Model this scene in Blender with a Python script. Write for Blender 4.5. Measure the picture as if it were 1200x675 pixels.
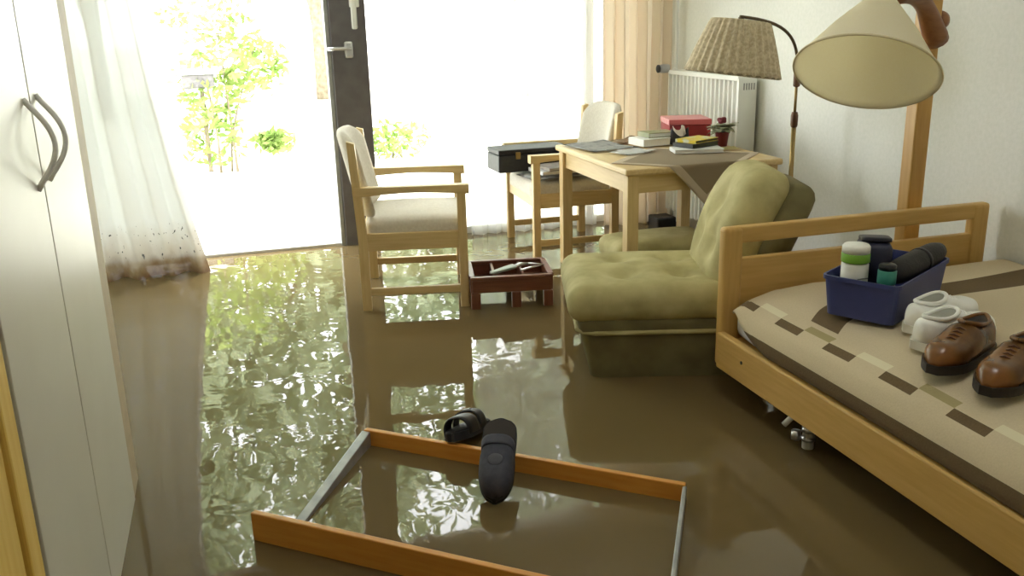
import bpy, bmesh, math, random
from mathutils import Vector, Matrix

# ------------------------------------------------------------------ camera, sky, exposure
for o in list(bpy.data.objects): bpy.data.objects.remove(o)
sc = bpy.context.scene
C = sc.collection
cd = bpy.data.cameras.new('camera'); cam = bpy.data.objects.new('camera', cd); C.objects.link(cam)
fwd = Vector((0.274, 0.919, -0.284)).normalized()
right = Vector((0.956, -0.293, -0.024)); right = (right - fwd*right.dot(fwd)).normalized()
up = right.cross(fwd)
cam.matrix_world = Matrix(((right.x, up.x, -fwd.x, 0), (right.y, up.y, -fwd.y, 0), (right.z, up.z, -fwd.z, 1.38), (0,0,0,1)))
cd.sensor_width = 36; cd.lens = 36*1068/1200; cd.clip_start = 0.02; cd.clip_end = 300
sc.camera = cam
sc.view_settings.view_transform = 'Standard'; sc.view_settings.look = 'None'
sc.view_settings.gamma = 1; sc.view_settings.use_curve_mapping = False
sc.view_settings.exposure = 1.32
w = bpy.data.worlds.new('overcast_sky'); sc.world = w; w.use_nodes = True
bg = w.node_tree.nodes['Background']; bg.inputs[0].default_value = (0.97, 1.0, 1.0, 1); bg.inputs[1].default_value = 5.0
sc.cycles.max_bounces = 10; sc.cycles.diffuse_bounces = 6; sc.cycles.transparent_max_bounces = 12
sc.cycles.sample_clamp_indirect = 8.0; sc.cycles.caustics_reflective = False; sc.cycles.caustics_refractive = False
def portal(name, x0, x1, z0, z1, y):
    l = bpy.data.lights.new(name, 'AREA'); l.shape = 'RECTANGLE'; l.size = x1-x0; l.size_y = z1-z0; l.cycles.is_portal = True
    o = bpy.data.objects.new(name, l); C.objects.link(o); o.location = ((x0+x1)/2, y, (z0+z1)/2); o.rotation_euler = (-math.pi/2, 0, 0)
portal('garden_opening_daylight', -0.95, 2.5, 0.08, 2.3, 5.58)

PI = math.pi
WZ = 0.08            # level of the flood water
random.seed(7)

# ------------------------------------------------------------------ materials
def lin(r, g, b):
    f = lambda c: (c/255/12.92 if c/255 <= 0.04045 else ((c/255+0.055)/1.055)**2.4)
    return (f(r), f(g), f(b), 1)
MATS = {}
def newmat(name):
    m = bpy.data.materials.new(name); m.use_nodes = True
    nt = m.node_tree; return m, nt, nt.nodes, nt.links, nt.nodes['Principled BSDF']
def mat(name, col, rough=0.6, col2=None, scale=20, detail=3, bump=0, bscale=None, metal=0, stretch=(1,1,1), spec=0.5, lo=0.35, hi=0.65):
    if name in MATS: return MATS[name]
    m, nt, N, L, p = newmat(name)
    p.inputs['Roughness'].default_value = rough; p.inputs['Metallic'].default_value = metal
    p.inputs['Specular IOR Level'].default_value = spec
    tc = N.new('ShaderNodeTexCoord'); mp = N.new('ShaderNodeMapping'); mp.inputs['Scale'].default_value = stretch
    L.new(tc.outputs['Object'], mp.inputs[0])
    nz = N.new('ShaderNodeTexNoise'); nz.inputs['Scale'].default_value = scale; nz.inputs['Detail'].default_value = detail
    L.new(mp.outputs[0], nz.inputs['Vector'])
    rp = N.new('ShaderNodeValToRGB'); rp.color_ramp.elements[0].position = lo; rp.color_ramp.elements[1].position = hi
    rp.color_ramp.elements[0].color = col; rp.color_ramp.elements[1].color = col2 or tuple(min(1, c*1.12) for c in col[:3])+(1,)
    L.new(nz.outputs[0], rp.inputs[0]); L.new(rp.outputs[0], p.inputs['Base Color'])
    if bump:
        n2 = N.new('ShaderNodeTexNoise'); n2.inputs['Scale'].default_value = bscale or scale*4; n2.inputs['Detail'].default_value = 4
        L.new(mp.outputs[0], n2.inputs['Vector'])
        b = N.new('ShaderNodeBump'); b.inputs['Strength'].default_value = bump; b.inputs['Distance'].default_value = 0.004
        L.new(n2.outputs[0], b.inputs['Height']); L.new(b.outputs[0], p.inputs['Normal'])
    MATS[name] = m; return m
def wood(name, a, b, axis=0, rough=0.42):
    st = [9, 9, 9]; st[axis] = 0.7
    return mat(name, a, rough, b, scale=9, detail=5, bump=0.05, stretch=st, lo=0.3, hi=0.7)
BA, BB = lin(206,178,124), lin(220,194,142)
beech = [wood('beech_%s' % 'xyz'[i], BA, BB, i) for i in range(3)]
bedw = [wood('bed_wood_%s' % 'xyz'[i], lin(204,164,92), lin(216,178,108), i) for i in range(3)]
honey = [wood('honey_wood_%s' % 'xyz'[i], lin(196,118,44), lin(214,138,58), i, 0.35) for i in range(3)]
brownw = [wood('red_brown_wood_%s' % 'xyz'[i], lin(104,62,44), lin(126,78,56), i, 0.3) for i in range(3)]
wallm = mat('plaster_wall', lin(226,228,222), 0.9, lin(232,233,228), scale=60, bump=0.12, bscale=120)
ceilm = mat('ceiling_paint', lin(235,235,230), 0.9)
white = mat('white_lacquer', lin(208,203,190), 0.35, lin(213,209,197), scale=3)
white_metal = mat('white_enamel', lin(232,234,230), 0.4, scale=3)
chrome = mat('brushed_steel', (0.62,0.62,0.63,1), 0.28, metal=1.0, scale=40)
brass = mat('old_brass', lin(150,128,84), 0.35, metal=0.9, scale=30)
darkframe = mat('dark_frame_paint', lin(96,92,94), 0.5, lin(106,102,104), scale=14)
greymet = mat('grey_metal_bar', lin(150,152,158), 0.42, lin(172,172,176), scale=20, metal=0.5)
black = mat('black_leather', lin(26,26,30), 0.55, lin(38,38,42), scale=40, bump=0.1)
offwhite_f = mat('cream_fabric', lin(216,210,198), 0.95, lin(226,221,210), scale=80, bump=0.2, bscale=400)
taupe_f = mat('taupe_fabric', lin(178,170,160), 0.95, lin(190,182,170), scale=80, bump=0.2, bscale=400)
green_v = mat('olive_velvet', lin(164,154,104), 0.8, lin(190,181,130), scale=9, detail=4, bump=0.1, bscale=300)
green_d = mat('dark_olive_velvet', lin(104,96,62), 0.85, lin(120,112,74), scale=9, bump=0.1, bscale=300)
tan = mat('tan_edge_strip', lin(186,170,140), 0.6)
yellow_w = wood('yellow_door_wood', lin(236,196,100), lin(244,210,120), 2, 0.45)

# ------------------------------------------------------------------ mesh helpers
def obj(name, bm, m, parent=None, smooth=False):
    me = bpy.data.meshes.new(name); bmesh.ops.recalc_face_normals(bm, faces=bm.faces[:]); bm.to_mesh(me); bm.free()
    me.materials.append(m)
    if smooth:
        for p in me.polygons: p.use_smooth = True
    o = bpy.data.objects.new(name, me); C.objects.link(o)
    if parent: o.parent = parent
    return o
def auto(o, ang=40):
    me = o.data
    for p in me.polygons: p.use_smooth = True
    me.set_sharp_from_angle(angle=math.radians(ang)); return o
def tag(o, label=None, cat=None, group=None, kind=None):
    for k, v in (('label', label), ('category', cat), ('group', group), ('kind', kind)):
        if v: o[k] = v
    return o
def thing(name, label, cat, loc=(0,0,0), rz=0, group=None):
    o = bpy.data.objects.new(name, None); C.objects.link(o); o.location = loc; o.rotation_euler = (0,0,rz); o.empty_display_size = 0.1
    return tag(o, label, cat, group)
def dup(root, loc, rz, label):
    r = root.copy(); C.objects.link(r); r.location = loc; r.rotation_euler = (0,0,rz); r['label'] = label
    for ch in list(root.children):
        c = ch.copy(); C.objects.link(c); c.parent = r
        for g in ch.children:
            d = g.copy(); C.objects.link(d); d.parent = c
    return r
def B(): return bmesh.new()
def box(bm, x0, x1, y0, y1, z0, z1, bev=0.0, M=None, seg=2):
    g = bmesh.ops.create_cube(bm, size=1)['verts']
    for v in g: v.co = Vector(((x0+x1)/2+v.co.x*(x1-x0), (y0+y1)/2+v.co.y*(y1-y0), (z0+z1)/2+v.co.z*(z1-z0)))
    if bev:
        es = set(e for v in g for e in v.link_edges)
        r = bmesh.ops.bevel(bm, geom=list(es), offset=bev, segments=seg, profile=0.5, affect='EDGES')
        g = list(set(v for f in r['faces'] for v in f.verts))
    if M:
        allv = set(g); stack = list(g)
        while stack:
            v = stack.pop()
            for e in v.link_edges:
                u = e.other_vert(v)
                if u not in allv: allv.add(u); stack.append(u)
        for v in allv: v.co = M @ v.co
    return bm
def bx(*a, **k): return box(B(), *a, **k)
def tube(bm, pts, r, n=10, cap=True, flat=1.0):
    pts = [Vector(p) for p in pts]; rings = []
    rs = r if isinstance(r, (list, tuple)) else [r]*len(pts)
    t0 = (pts[1]-pts[0]).normalized(); ref = Vector((0,0,1)) if abs(t0.z) < 0.9 else Vector((1,0,0))
    u = t0.cross(ref).normalized()
    for i, p in enumerate(pts):
        t = (pts[min(i+1, len(pts)-1)]-pts[max(i-1, 0)]).normalized()
        u = (u - t*u.dot(t)).normalized(); v = t.cross(u)
        rings.append([bm.verts.new(p + (u*math.cos(2*PI*k/n) + v*math.sin(2*PI*k/n)*flat)*rs[i]) for k in range(n)])
    for a, b in zip(rings, rings[1:]):
        for k in range(n): bm.faces.new((a[k], a[(k+1) % n], b[(k+1) % n], b[k]))
    if cap: bm.faces.new(rings[0][::-1]); bm.faces.new(rings[-1])
    return bm
def bez(a, b, c, d, n=12):
    a, b, c, d = map(Vector, (a, b, c, d))
    return [a*(1-t)**3 + b*3*t*(1-t)**2 + c*3*t*t*(1-t) + d*t**3 for t in [i/n for i in range(n+1)]]
def lathe(bm, prof, n=32, M=None, wob=None):
    rings = []
    for (r, z) in prof:
        ring = []
        for k in range(n):
            a = 2*PI*k/n; rr = r*(wob(a, z) if wob else 1)
            p = Vector((rr*math.cos(a), rr*math.sin(a), z)); ring.append(bm.verts.new(M @ p if M else p))
        rings.append(ring)
    for a, b in zip(rings, rings[1:]):
        for k in range(n): bm.faces.new((a[k], a[(k+1) % n], b[(k+1) % n], b[k]))
    return rings
def lathe_c(bm, prof, n=32, M=None, wob=None):
    r = lathe(bm, prof, n, M, wob); bm.faces.new(r[0][::-1]); bm.faces.new(r[-1]); return bm
def rbox(bm, sx, sy, sz, r, n=10, fn=None, M=None):
    """soft cushion block centred on the origin; fn(co) may displace"""
    vs = {}; h = Vector((sx/2, sy/2, sz/2)); r = min(r, sx/2-1e-4, sy/2-1e-4, sz/2-1e-4)
    def vert(i, j, k):
        key = (i, j, k)
        if key not in vs:
            p = Vector(((i/n-.5)*sx, (j/n-.5)*sy, (k/n-.5)*sz))
            q = Vector([max(-h[a]+r, min(h[a]-r, p[a])) for a in range(3)])
            d = p-q
            if d.length > 1e-9: p = q + d.normalized()*r
            if fn: p = fn(p)
            vs[key] = bm.verts.new(M @ p if M else p)
        return vs[key]
    for a in range(n):
        for b in range(n):
            for s in (0, n):
                for f in (lambda u, v: (s,u,v), lambda u, v: (u,s,v), lambda u, v: (u,v,s)):
                    bm.faces.new([vert(*f(a,b)), vert(*f(a+1,b)), vert(*f(a+1,b+1)), vert(*f(a,b+1))])
    return bm
def grid(bm, nu, nv, fn):
    V = [[bm.verts.new(fn(i/nu, j/nv)) for j in range(nv+1)] for i in range(nu+1)]
    for i in range(nu):
        for j in range(nv): bm.faces.new((V[i][j], V[i+1][j], V[i+1][j+1], V[i][j+1]))
    return V
def prism(bm, pts, z0, z1, M=None):
    a = [bm.verts.new((M @ Vector((x,y,z0))) if M else (x,y,z0)) for x, y in pts]
    b = [bm.verts.new((M @ Vector((x,y,z1))) if M else (x,y,z1)) for x, y in pts]
    n = len(pts); bm.faces.new(a[::-1]); bm.faces.new(b)
    for k in range(n): bm.faces.new((a[k], a[(k+1) % n], b[(k+1) % n], b[k]))
    return bm
def struct(name, bm, m, parent=None): 
    o = obj(name, bm, m, parent)
    if not parent: o['kind'] = 'structure'
    return o
T = Matrix.Translation
def RZ(a): return Matrix.Rotation(a, 4, 'Z')
def RX(a): return Matrix.Rotation(a, 4, 'X')
def RY(a): return Matrix.Rotation(a, 4, 'Y')

# ------------------------------------------------------------------ room shell
XL, XR, YB, YW, ZC = -1.0, 2.70, -1.0, 5.5, 2.5
floorm = mat('dark_floor', lin(90,76,58), 0.6)
struct('floor', bx(XL-.1, XR+.1, YB-.1, YW+.1, -0.1, 0), floorm)
struct('ceiling', bx(XL-.1, XR+.1, YB-.1, YW+.12, ZC, ZC+.1), ceilm)
struct('wall_left', bx(XL-.1, XL, YB-.1, YW+.12, 0, ZC), wallm)
struct('wall_right', bx(XR, XR+.1, YB-.1, YW+.12, 0, ZC), wallm)
struct('wall_back', bx(XL, XR, YB-.1, YB, 0, ZC), wallm)
bm = B(); box(bm, XL, XR, YW, YW+.12, 2.3, ZC); box(bm, 2.5, XR, YW, YW+.12, 0, 2.3); box(bm, XL, -0.95, YW, YW+.12, 0, 2.3)
struct('wall_window', bm, wallm)

# flood water: murky, glossy, gently rippled
m, nt, N, L, p = newmat('murky_flood_water')
tc = N.new('ShaderNodeTexCoord')
n1 = N.new('ShaderNodeTexNoise'); n1.inputs['Scale'].default_value = 2.2; n1.inputs['Detail'].default_value = 2; n1.inputs['Distortion'].default_value = 0.6
n2 = N.new('ShaderNodeTexNoise'); n2.inputs['Scale'].default_value = 6; n2.inputs['Detail'].default_value = 1; n2.inputs['Distortion'].default_value = 1.2
for n in (n1, n2): L.new(tc.outputs['Object'], n.inputs['Vector'])
b1 = N.new('ShaderNodeBump'); b1.inputs['Strength'].default_value = 0.16; b1.inputs['Distance'].default_value = 0.010
b2 = N.new('ShaderNodeBump'); b2.inputs['Strength'].default_value = 0.14; b2.inputs['Distance'].default_value = 0.004
L.new(n1.outputs[0], b1.inputs['Height']); L.new(n2.outputs[0], b2.inputs['Height']); L.new(b1.outputs[0], b2.inputs['Normal'])
L.new(b2.outputs[0], p.inputs['Normal'])
n3 = N.new('ShaderNodeTexNoise'); n3.inputs['Scale'].default_value = 1.3; n3.inputs['Detail'].default_value = 3
L.new(tc.outputs['Object'], n3.inputs['Vector'])
rp = N.new('ShaderNodeValToRGB'); rp.color_ramp.elements[0].color = lin(104,88,60); rp.color_ramp.elements[1].color = lin(116,99,68)
L.new(n3.outputs[0], rp.inputs[0]); L.new(rp.outputs[0], p.inputs['Base Color'])
p.inputs['Roughness'].default_value = 0.015; p.inputs['IOR'].default_value = 1.36
bm = B(); grid(bm, 8, 12, lambda u, v: (XL+(XR-XL)*u, YB+(YW+.04-YB)*v, WZ))
tag(obj('flood_water', bm, m), 'murky brown flood water covering the whole floor', 'water', kind='structure')

# window wall: dark door stile with fittings, threshold, right window
door = bpy.data.objects.new('door_1', None); C.objects.link(door); door['kind'] = 'structure'; door['label'] = 'dark framed terrace door standing open to the garden'
obj('door_stile', bx(0.582, 0.79, 5.44, 5.56, 0, 2.3, 0.006), darkframe, door)
obj('weather_strip', bx(0.556, 0.58, 5.45, 5.55, 0, 2.3, 0.003), mat('grey_seal', lin(150,152,150), 0.5), door)
obj('threshold', bx(-0.95, 0.582, 5.46, 5.60, 0, 0.098, 0.006), mat('aluminium_sill', lin(190,190,188), 0.4, metal=0.3), door)
obj('top_rail', bx(-0.95, 0.582, 5.46, 5.56, 2.22, 2.3, 0.004), darkframe, door)
h = obj('lever_handle', auto_bm := tube(tube(B(), [(0.68,5.44,1.235),(0.68,5.385,1.235)], 0.011), [(0.69,5.387,1.235),(0.655,5.385,1.236),(0.60,5.385,1.237),(0.555,5.388,1.236)], [0.011,0.011,0.010,0.010]), chrome, door, True)
obj('handle_rosette', bx(0.655, 0.705, 5.428, 5.442, 1.18, 1.275, 0.012), chrome, h)
g = obj('window_handle', bx(0.705, 0.738, 5.41, 5.432, 1.34, 1.52, 0.009), white_metal, door)
obj('handle_plate', bx(0.70, 0.757, 5.43, 5.442, 1.46, 1.62, 0.006), white_metal, g)
glass, nt, N, L, p = newmat('window_glass'); N.remove(p)
tr = N.new('ShaderNodeBsdfTransparent'); gl = N.new('ShaderNodeBsdfGlossy'); gl.inputs['Roughness'].default_value = 0.01
fr = N.new('ShaderNodeFresnel'); fr.inputs[0].default_value = 1.25; mx = N.new('ShaderNodeMixShader')
L.new(fr.outputs[0], mx.inputs[0]); L.new(tr.outputs[0], mx.inputs[1]); L.new(gl.outputs[0], mx.inputs[2]); L.new(mx.outputs[0], N['Material Output'].inputs[0])
win = bpy.data.objects.new('window_1', None); C.objects.link(win); win['kind'] = 'structure'; win['label'] = 'tall fixed window reaching down to the floor'
bm = B(); box(bm, 2.15, 2.2, 5.46, 5.56, 0, 2.3); box(bm, 0.79, 2.5, 5.48, 5.56, 0, 0.12); box(bm, 0.79, 2.5, 5.48, 5.56, 2.22, 2.3)
obj('window_frame', bm, mat('grey_window_frame', lin(205,206,204), 0.5), win)
obj('pane', bx(0.79, 2.15, 5.515, 5.525, 0.12, 2.22), glass, win); obj('pane', bx(2.2, 2.5, 5.515, 5.525, 0.12, 2.22), glass, win)

# added fill lamp, out of view above the frame, to flatten the interior light
cl = thing('added_fill_lamp', 'added round fill lamp on the ceiling, out of view', 'lamp', (0.95, 1.7, 2.5))
obj('mount', lathe_c(B(), [(.11,-.012),(.11,0)], 32), white_metal, cl)
lm, nt, N, L, p = newmat('fill_lamp_glow'); p.inputs['Emission Color'].default_value = (1,.985,.96,1); p.inputs['Emission Strength'].default_value = 7.5; p.inputs['Base Color'].default_value = (.9,.9,.88,1)
obj('globe', lathe_c(B(), [(.04,-.135),(.10,-.12),(.15,-.085),(.175,-.045),(.16,-.014)], 32), lm, cl, True)

# near-left open room door in yellow wood
d2 = bpy.data.objects.new('door_2', None); C.objects.link(d2); d2['kind'] = 'structure'; d2['label'] = 'yellow wooden room door leaf close to the camera'
obj('leaf', bx(-0.345, -0.305, 0.30, 1.128, 0.02, 2.02, 0.002), yellow_w, d2)
obj('edge_strip', bx(-0.347, -0.299, 1.134, 1.19, 0.02, 2.02, 0.004), yellow_w, d2)

# ------------------------------------------------------------------ wardrobe
wd = thing('wardrobe', 'white two-door wardrobe with curved steel bow handles, standing in flood water', 'wardrobe', (0,0,0))
obj('body', bx(-0.99, -0.405, 1.53, 2.57, 0.0, 2.2), white, wd)
obj('side_strip', bx(-0.99, -0.384, 2.572, 2.70, 0.0, 2.2, 0.002), tan, wd)
for y0, y1, hy in ((1.54, 2.047, 1.985), (2.053, 2.568, 2.112)):
    d = obj('door', bx(-0.403, -0.382, y0, y1, 0.03, 2.18, 0.003), white, wd)
    pts = [(-0.382, hy, 1.075)] + [(-0.382+0.044*math.sin(PI*t/14), hy, 1.078+0.172*t/14) for t in range(1, 14)] + [(-0.382, hy, 1.253)]
    obj('handle', tube(B(), pts, 0.0055, 8), mat('satin_handle', lin(236,236,236), .25, metal=.0), d, True)

# ------------------------------------------------------------------ curtains
def curtain_mat(name, col, transp, stain=False, tlf=0.5):
    m, nt, N, L, p = newmat(name); N.remove(p)
    tr = N.new('ShaderNodeBsdfTransparent'); df = N.new('ShaderNodeBsdfDiffuse'); tl = N.new('ShaderNodeBsdfTranslucent')
    a1 = N.new('ShaderNodeMixShader'); a1.inputs[0].default_value = tlf
    a2 = N.new('ShaderNodeMixShader'); a2.inputs[0].default_value = 1-transp
    L.new(df.outputs[0], a1.inputs[1]); L.new(tl.outputs[0], a1.inputs[2]); L.new(tr.outputs[0], a2.inputs[1]); L.new(a1.outputs[0], a2.inputs[2])
    L.new(a2.outputs[0], N['Material Output'].inputs[0])
    df.inputs[0].default_value = col; tl.inputs[0].default_value = col
    if stain:
        tc = N.new('ShaderNodeTexCoord'); sx = N.new('ShaderNodeSeparateXYZ'); L.new(tc.outputs['Object'], sx.inputs[0])
        nz = N.new('ShaderNodeTexNoise'); nz.inputs['Scale'].default_value = 9; nz.inputs['Detail'].default_value = 4; L.new(tc.outputs['Object'], nz.inputs['Vector'])
        ad = N.new('ShaderNodeMath'); ad.operation = 'MULTIPLY_ADD'; ad.inputs[1].default_value = -0.16; L.new(nz.outputs[0], ad.inputs[0]); L.new(sx.outputs['Z'], ad.inputs[2])
        r1 = N.new('ShaderNodeValToRGB'); e = r1.color_ramp.elements
        e[0].position = 0.0; e[0].color = lin(120,92,66); e[1].position = 0.30; e[1].color = col
        x = e.new(0.045); x.color = lin(150,128,100); x = e.new(0.12); x.color = lin(205,198,186)
        L.new(ad.outputs[0], r1.inputs[0])
        # scattered dark specks above the waterline
        sp = N.new('ShaderNodeTexNoise'); sp.inputs['Scale'].default_value = 42; sp.inputs['Detail'].default_value = 1; L.new(tc.outputs['Object'], sp.inputs['Vector'])
        r2 = N.new('ShaderNodeValToRGB'); r2.color_ramp.elements[0].position = 0.69; r2.color_ramp.elements[1].position = 0.72
        L.new(sp.outputs[0], r2.inputs[0])
        r3 = N.new('ShaderNodeValToRGB'); e = r3.color_ramp.elements; e[0].position = 0.16; e[0].color = (0,0,0,1); e[1].position = 0.2; e[1].color = (1,1,1,1)
        x = e.new(0.33); x.color = (1,1,1,1); x = e.new(0.38); x.color = (0,0,0,1)
        L.new(sx.outputs['Z'], r3.inputs[0])
        mu = N.new('ShaderNodeMath'); mu.operation = 'MULTIPLY'; L.new(r2.outputs[0], mu.inputs[0]); L.new(r3.outputs[0], mu.inputs[1])
        mc = N.new('ShaderNodeMixRGB'); mc.inputs[2].default_value = lin(70,72,72); L.new(mu.outputs[0], mc.inputs[0]); L.new(r1.outputs[0], mc.inputs[1])
        L.new(mc.outputs[0], df.inputs[0]); L.new(mc.outputs[0], tl.inputs[0])
    return m
sheer_s = curtain_mat('stained_sheer', (0.82,0.84,0.84,1), 0.03, True, 0.075)
sheer = curtain_mat('white_sheer', (0.9,0.9,0.9,1), 0.45)
drape = curtain_mat('beige_drape', lin(240,226,208), 0.0, tlf=0.22)
def curtain(name, m, x0, x1, y, zb, zt, folds, amp, flare=(0,0), seed=0, sharp=1.0, side=0.3):
    rnd = random.Random(seed); ph = [rnd.uniform(-.5,.5) for _ in range(folds+3)]
    def fn(u, v):
        z = zb+(zt-zb)*v; k = 1-v
        s = u*folds; f = s+0.35*ph[int(s)]*math.sin(PI*(s-int(s)))
        x = x0+(x1-x0)*u + (flare[0]*(1-u)+flare[1]*u)*k*k
        a = amp*(0.75+0.5*ph[int(s)])*(0.7+0.3*k)
        wv = math.sin(2*PI*f); wv = math.copysign(abs(wv)**sharp, wv)
        return (x+side*a*math.sin(4*PI*f), y+a*wv+0.01*math.sin(5*v+u*9), z)
    bm = B(); grid(bm, folds*14, 14, fn); return obj(name, bm, m, None, True)
tag(curtain('sheer_curtain', sheer_s, -0.84, -0.44, 5.14, 0.07, 2.32, 4, 0.060, (0,0.24), 3, 1.0, 0.08), 'white sheer curtain beside the wardrobe, hem stained brown by the flood', 'curtain')
tag(curtain('sheer_curtain', sheer, 1.36, 2.20, 5.41, 0.06, 2.32, 9, 0.032, (0,0), 5), 'white sheer curtain hanging behind the table chair at the tall window', 'curtain')
tag(curtain('beige_drape', drape, 2.20, 2.665, 5.33, 0.06, 2.32, 6, 0.05, (0.02,0), 8, 0.8), 'heavy beige drape with soft folds next to the radiator', 'curtain')

# ------------------------------------------------------------------ armchairs at the table
def soft(o, lv=1):
    md = o.modifiers.new('sub', 'SUBSURF'); md.levels = lv; md.render_levels = lv; return o
def make_chair(label):
    t = thing('wooden_armchair', label, 'chair', group='wooden armchairs with cream upholstery')
    D, Wd = 0.25, 0.285
    for s in (-1, 1):
        obj('leg', bx(D-.042, D, s*Wd-.021, s*Wd+.021, 0, 0.635, 0.006), beech[2], t)
        # rear post leans back above the seat
        bm = B(); pr = [(-D,0),(-D+.042,0),(-D+.042,.42),(-D+.012,.86),(-D-.022,.87),(-D,.42)]
        M = Matrix(((1,0,0,0),(0,0,1,s*Wd-.019),(0,1,0,0),(0,0,0,1))); prism(bm, pr, 0, .038, M)
        obj('rear_post', bm, beech[2], t)
        # arm, waisted in the middle
        def fa(u, v, s=s):
            x = -D-.005+(2*D+.02)*u; hh = 0.030+0.014*abs(2*u-1)**1.5; wdt = 0.024+0.006*u; a = 2*PI*v
            cy = max(-1, min(1, 1.35*math.cos(a))); cz = max(-1, min(1, 1.35*math.sin(a)))
            return (x, s*Wd+cy*wdt, 0.662-hh/2+cz*hh/2)
        bm = B(); V = grid(bm, 14, 16, fa)
        bm.faces.new([V[0][j] for j in range(16)]); bm.faces.new([V[-1][j] for j in range(16)])
        bmesh.ops.remove_doubles(bm, verts=bm.verts[:], dist=1e-4)
        auto(obj('armrest', bm, beech[0], t))
        obj('side_rail', bx(-D+.04, D-.04, s*Wd-.012, s*Wd+.014, 0.365, 0.445, 0.003), beech[0], t)
        obj('side_stretcher', bx(-D+.04, D-.04, s*Wd-.010, s*Wd+.012, 0.150, 0.185, 0.003), beech[0], t)
    obj('front_rail', bx(D-.035, D-.012, -Wd+.02, Wd-.02, 0.365, 0.44, 0.003), beech[1], t)
    obj('back_rail', bx(-D+.008, -D+.032, -Wd+.02, Wd-.02, 0.365, 0.44, 0.003), beech[1], t)
    def fs(p):
        if p.z > 0: p.z += 0.022*(1-(p.x/.25)**2)*(1-(p.y/.28)**2) - 0.010*math.exp(-((p.x+.03)/.09)**2-((p.y)/.12)**2)
        return p
    obj('seat_cushion', rbox(B(), 2*D-.035, 2*Wd-.05, 0.10, 0.035, 14, fs, T((0.012,0,0.452))), offwhite_f, t, True)
    def fb(p):
        q = p.copy(); cz = q.z
        q.x += 0.9*q.y*q.y - 0.06
        e = 1-max(0, (abs(q.y)-.12)/.15)**2*0.45*(1 if cz > 0 else .6)
        q.z = cz*e if cz > 0 else cz*(0.55+.45*e)
        q.x -= 0.22*q.z
        return q
    obj('backrest', rbox(B(), 0.055, 0.50, 0.40, 0.027, 14, fb, T((-D+.035,0,0.70))), offwhite_f, t, True)
    return t
ch1 = make_chair('wooden armchair standing alone in the water before the open terrace door')
ch1.location = (0.80, 4.34, 0); ch1.rotation_euler = (0,0,math.radians(-12))
ch2 = dup(ch1, (1.795, 4.985, 0), math.radians(178), 'wooden armchair behind the table with a black case and magazines on its seat')

# things on the second chair
cs = thing('black_case', 'small black hard case with a brass clasp lying on the seat of the table chair', 'case', (1.42, 4.96, 0.532), math.radians(2))
obj('body', bx(0, .44, 0, .22, 0.0, 0.10, 0.008), black, cs)
obj('lid', bx(0, .44, 0, .22, 0.102, 0.13, 0.006), black, cs)
obj('clasp', bx(.10, .13, -.008, 0.001, 0.075, 0.115, 0.003), brass, cs)
def book(name, loc, rz, L, W, H, cover, pages, label, tilt=0, group=None):
    t = thing(name, label, 'book', loc, rz, group); t.rotation_euler[0] = tilt
    obj('page_block', bx(-L/2+.003, L/2-.004, -W/2+.004, W/2-.004, 0.003, H-.003), pages, t)
    bm = B(); box(bm, -L/2, L/2, -W/2, W/2, 0, 0.003); box(bm, -L/2, L/2, -W/2, W/2, H-.003, H); box(bm, -L/2, -L/2+.003, -W/2, W/2, 0.003, H-.003)
    obj('cover', bm, cover, t); return t
pagem = mat('paper_pages', lin(232,230,222), 0.9, lin(240,238,232), scale=300, stretch=(1,1,20))
greypap = mat('newsprint', lin(196,196,192), 0.9, lin(150,152,152), scale=26, lo=0.5, hi=0.72)
darkcov = mat('dark_cover', lin(44,46,44), 0.5, lin(58,58,54), scale=20)
def sheet(name, loc, rz, L, W, label, cat, m, n=1, curl=0.01):
    bm = B()
    V = grid(bm, 8, 6, lambda u, v: ((u-.5)*L, (v-.5)*W, 0.002+curl*math.sin(u*5+v*3)**2*(0.2+u*.8)))
    bmesh.ops.solidify(bm, geom=bm.faces[:], thickness=-0.003*n)
    o = obj(name, bm, m, None, True); o.location = loc; o.rotation_euler = (0,0,rz); return tag(o, label, cat)
sheet('folded_newspaper', (1.72, 4.83, 0.525), 0.1, 0.40, 0.24, 'folded grey newspaper lying under the magazines on the chair seat', 'newspaper', greypap, 4, 0.012)
book('magazine', (1.73, 4.83, 0.545), 0.1, 0.28, 0.20, 0.02, mat('pale_cover', lin(205,208,210), 0.4), pagem, 'thick pale magazine lying on the seat of the table chair')
book('magazine', (1.75, 4.83, 0.567), 0.2, 0.27, 0.19, 0.014, mat('brown_grey_cover', lin(112,104,98), 0.35, lin(170,164,156), scale=14), pagem, 'glossy brown grey magazine topmost on the seat of the table chair')

# ------------------------------------------------------------------ table
tb = thing('table', 'beech dining table with a thick rounded top by the radiator', 'table', (0,0,0))
TX0, TX1, TY0, TY1, TZ = 1.635, 2.43, 3.68, 4.615, 0.725
obj('tabletop', bx(TX0, TX1, TY0, TY1, TZ-.03, TZ, 0.009), beech[1], tb)
for x in (TX0+.045, TX1-.045):
    for y in (TY0+.045, TY1-.045): obj('leg', bx(x-.028, x+.028, y-.028, y+.028, 0, TZ-.03, 0.004), beech[2], tb)
for y in (TY0+.045, TY1-.045): obj('apron', bx(TX0+.073, TX1-.073, y-.011, y+.011, TZ-.115, TZ-.03), beech[0], tb)
for x in (TX0+.045, TX1-.045): obj('apron', bx(x-.011, x+.011, TY0+.073, TY1-.073, TZ-.115, TZ-.03), beech[1], tb)
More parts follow.
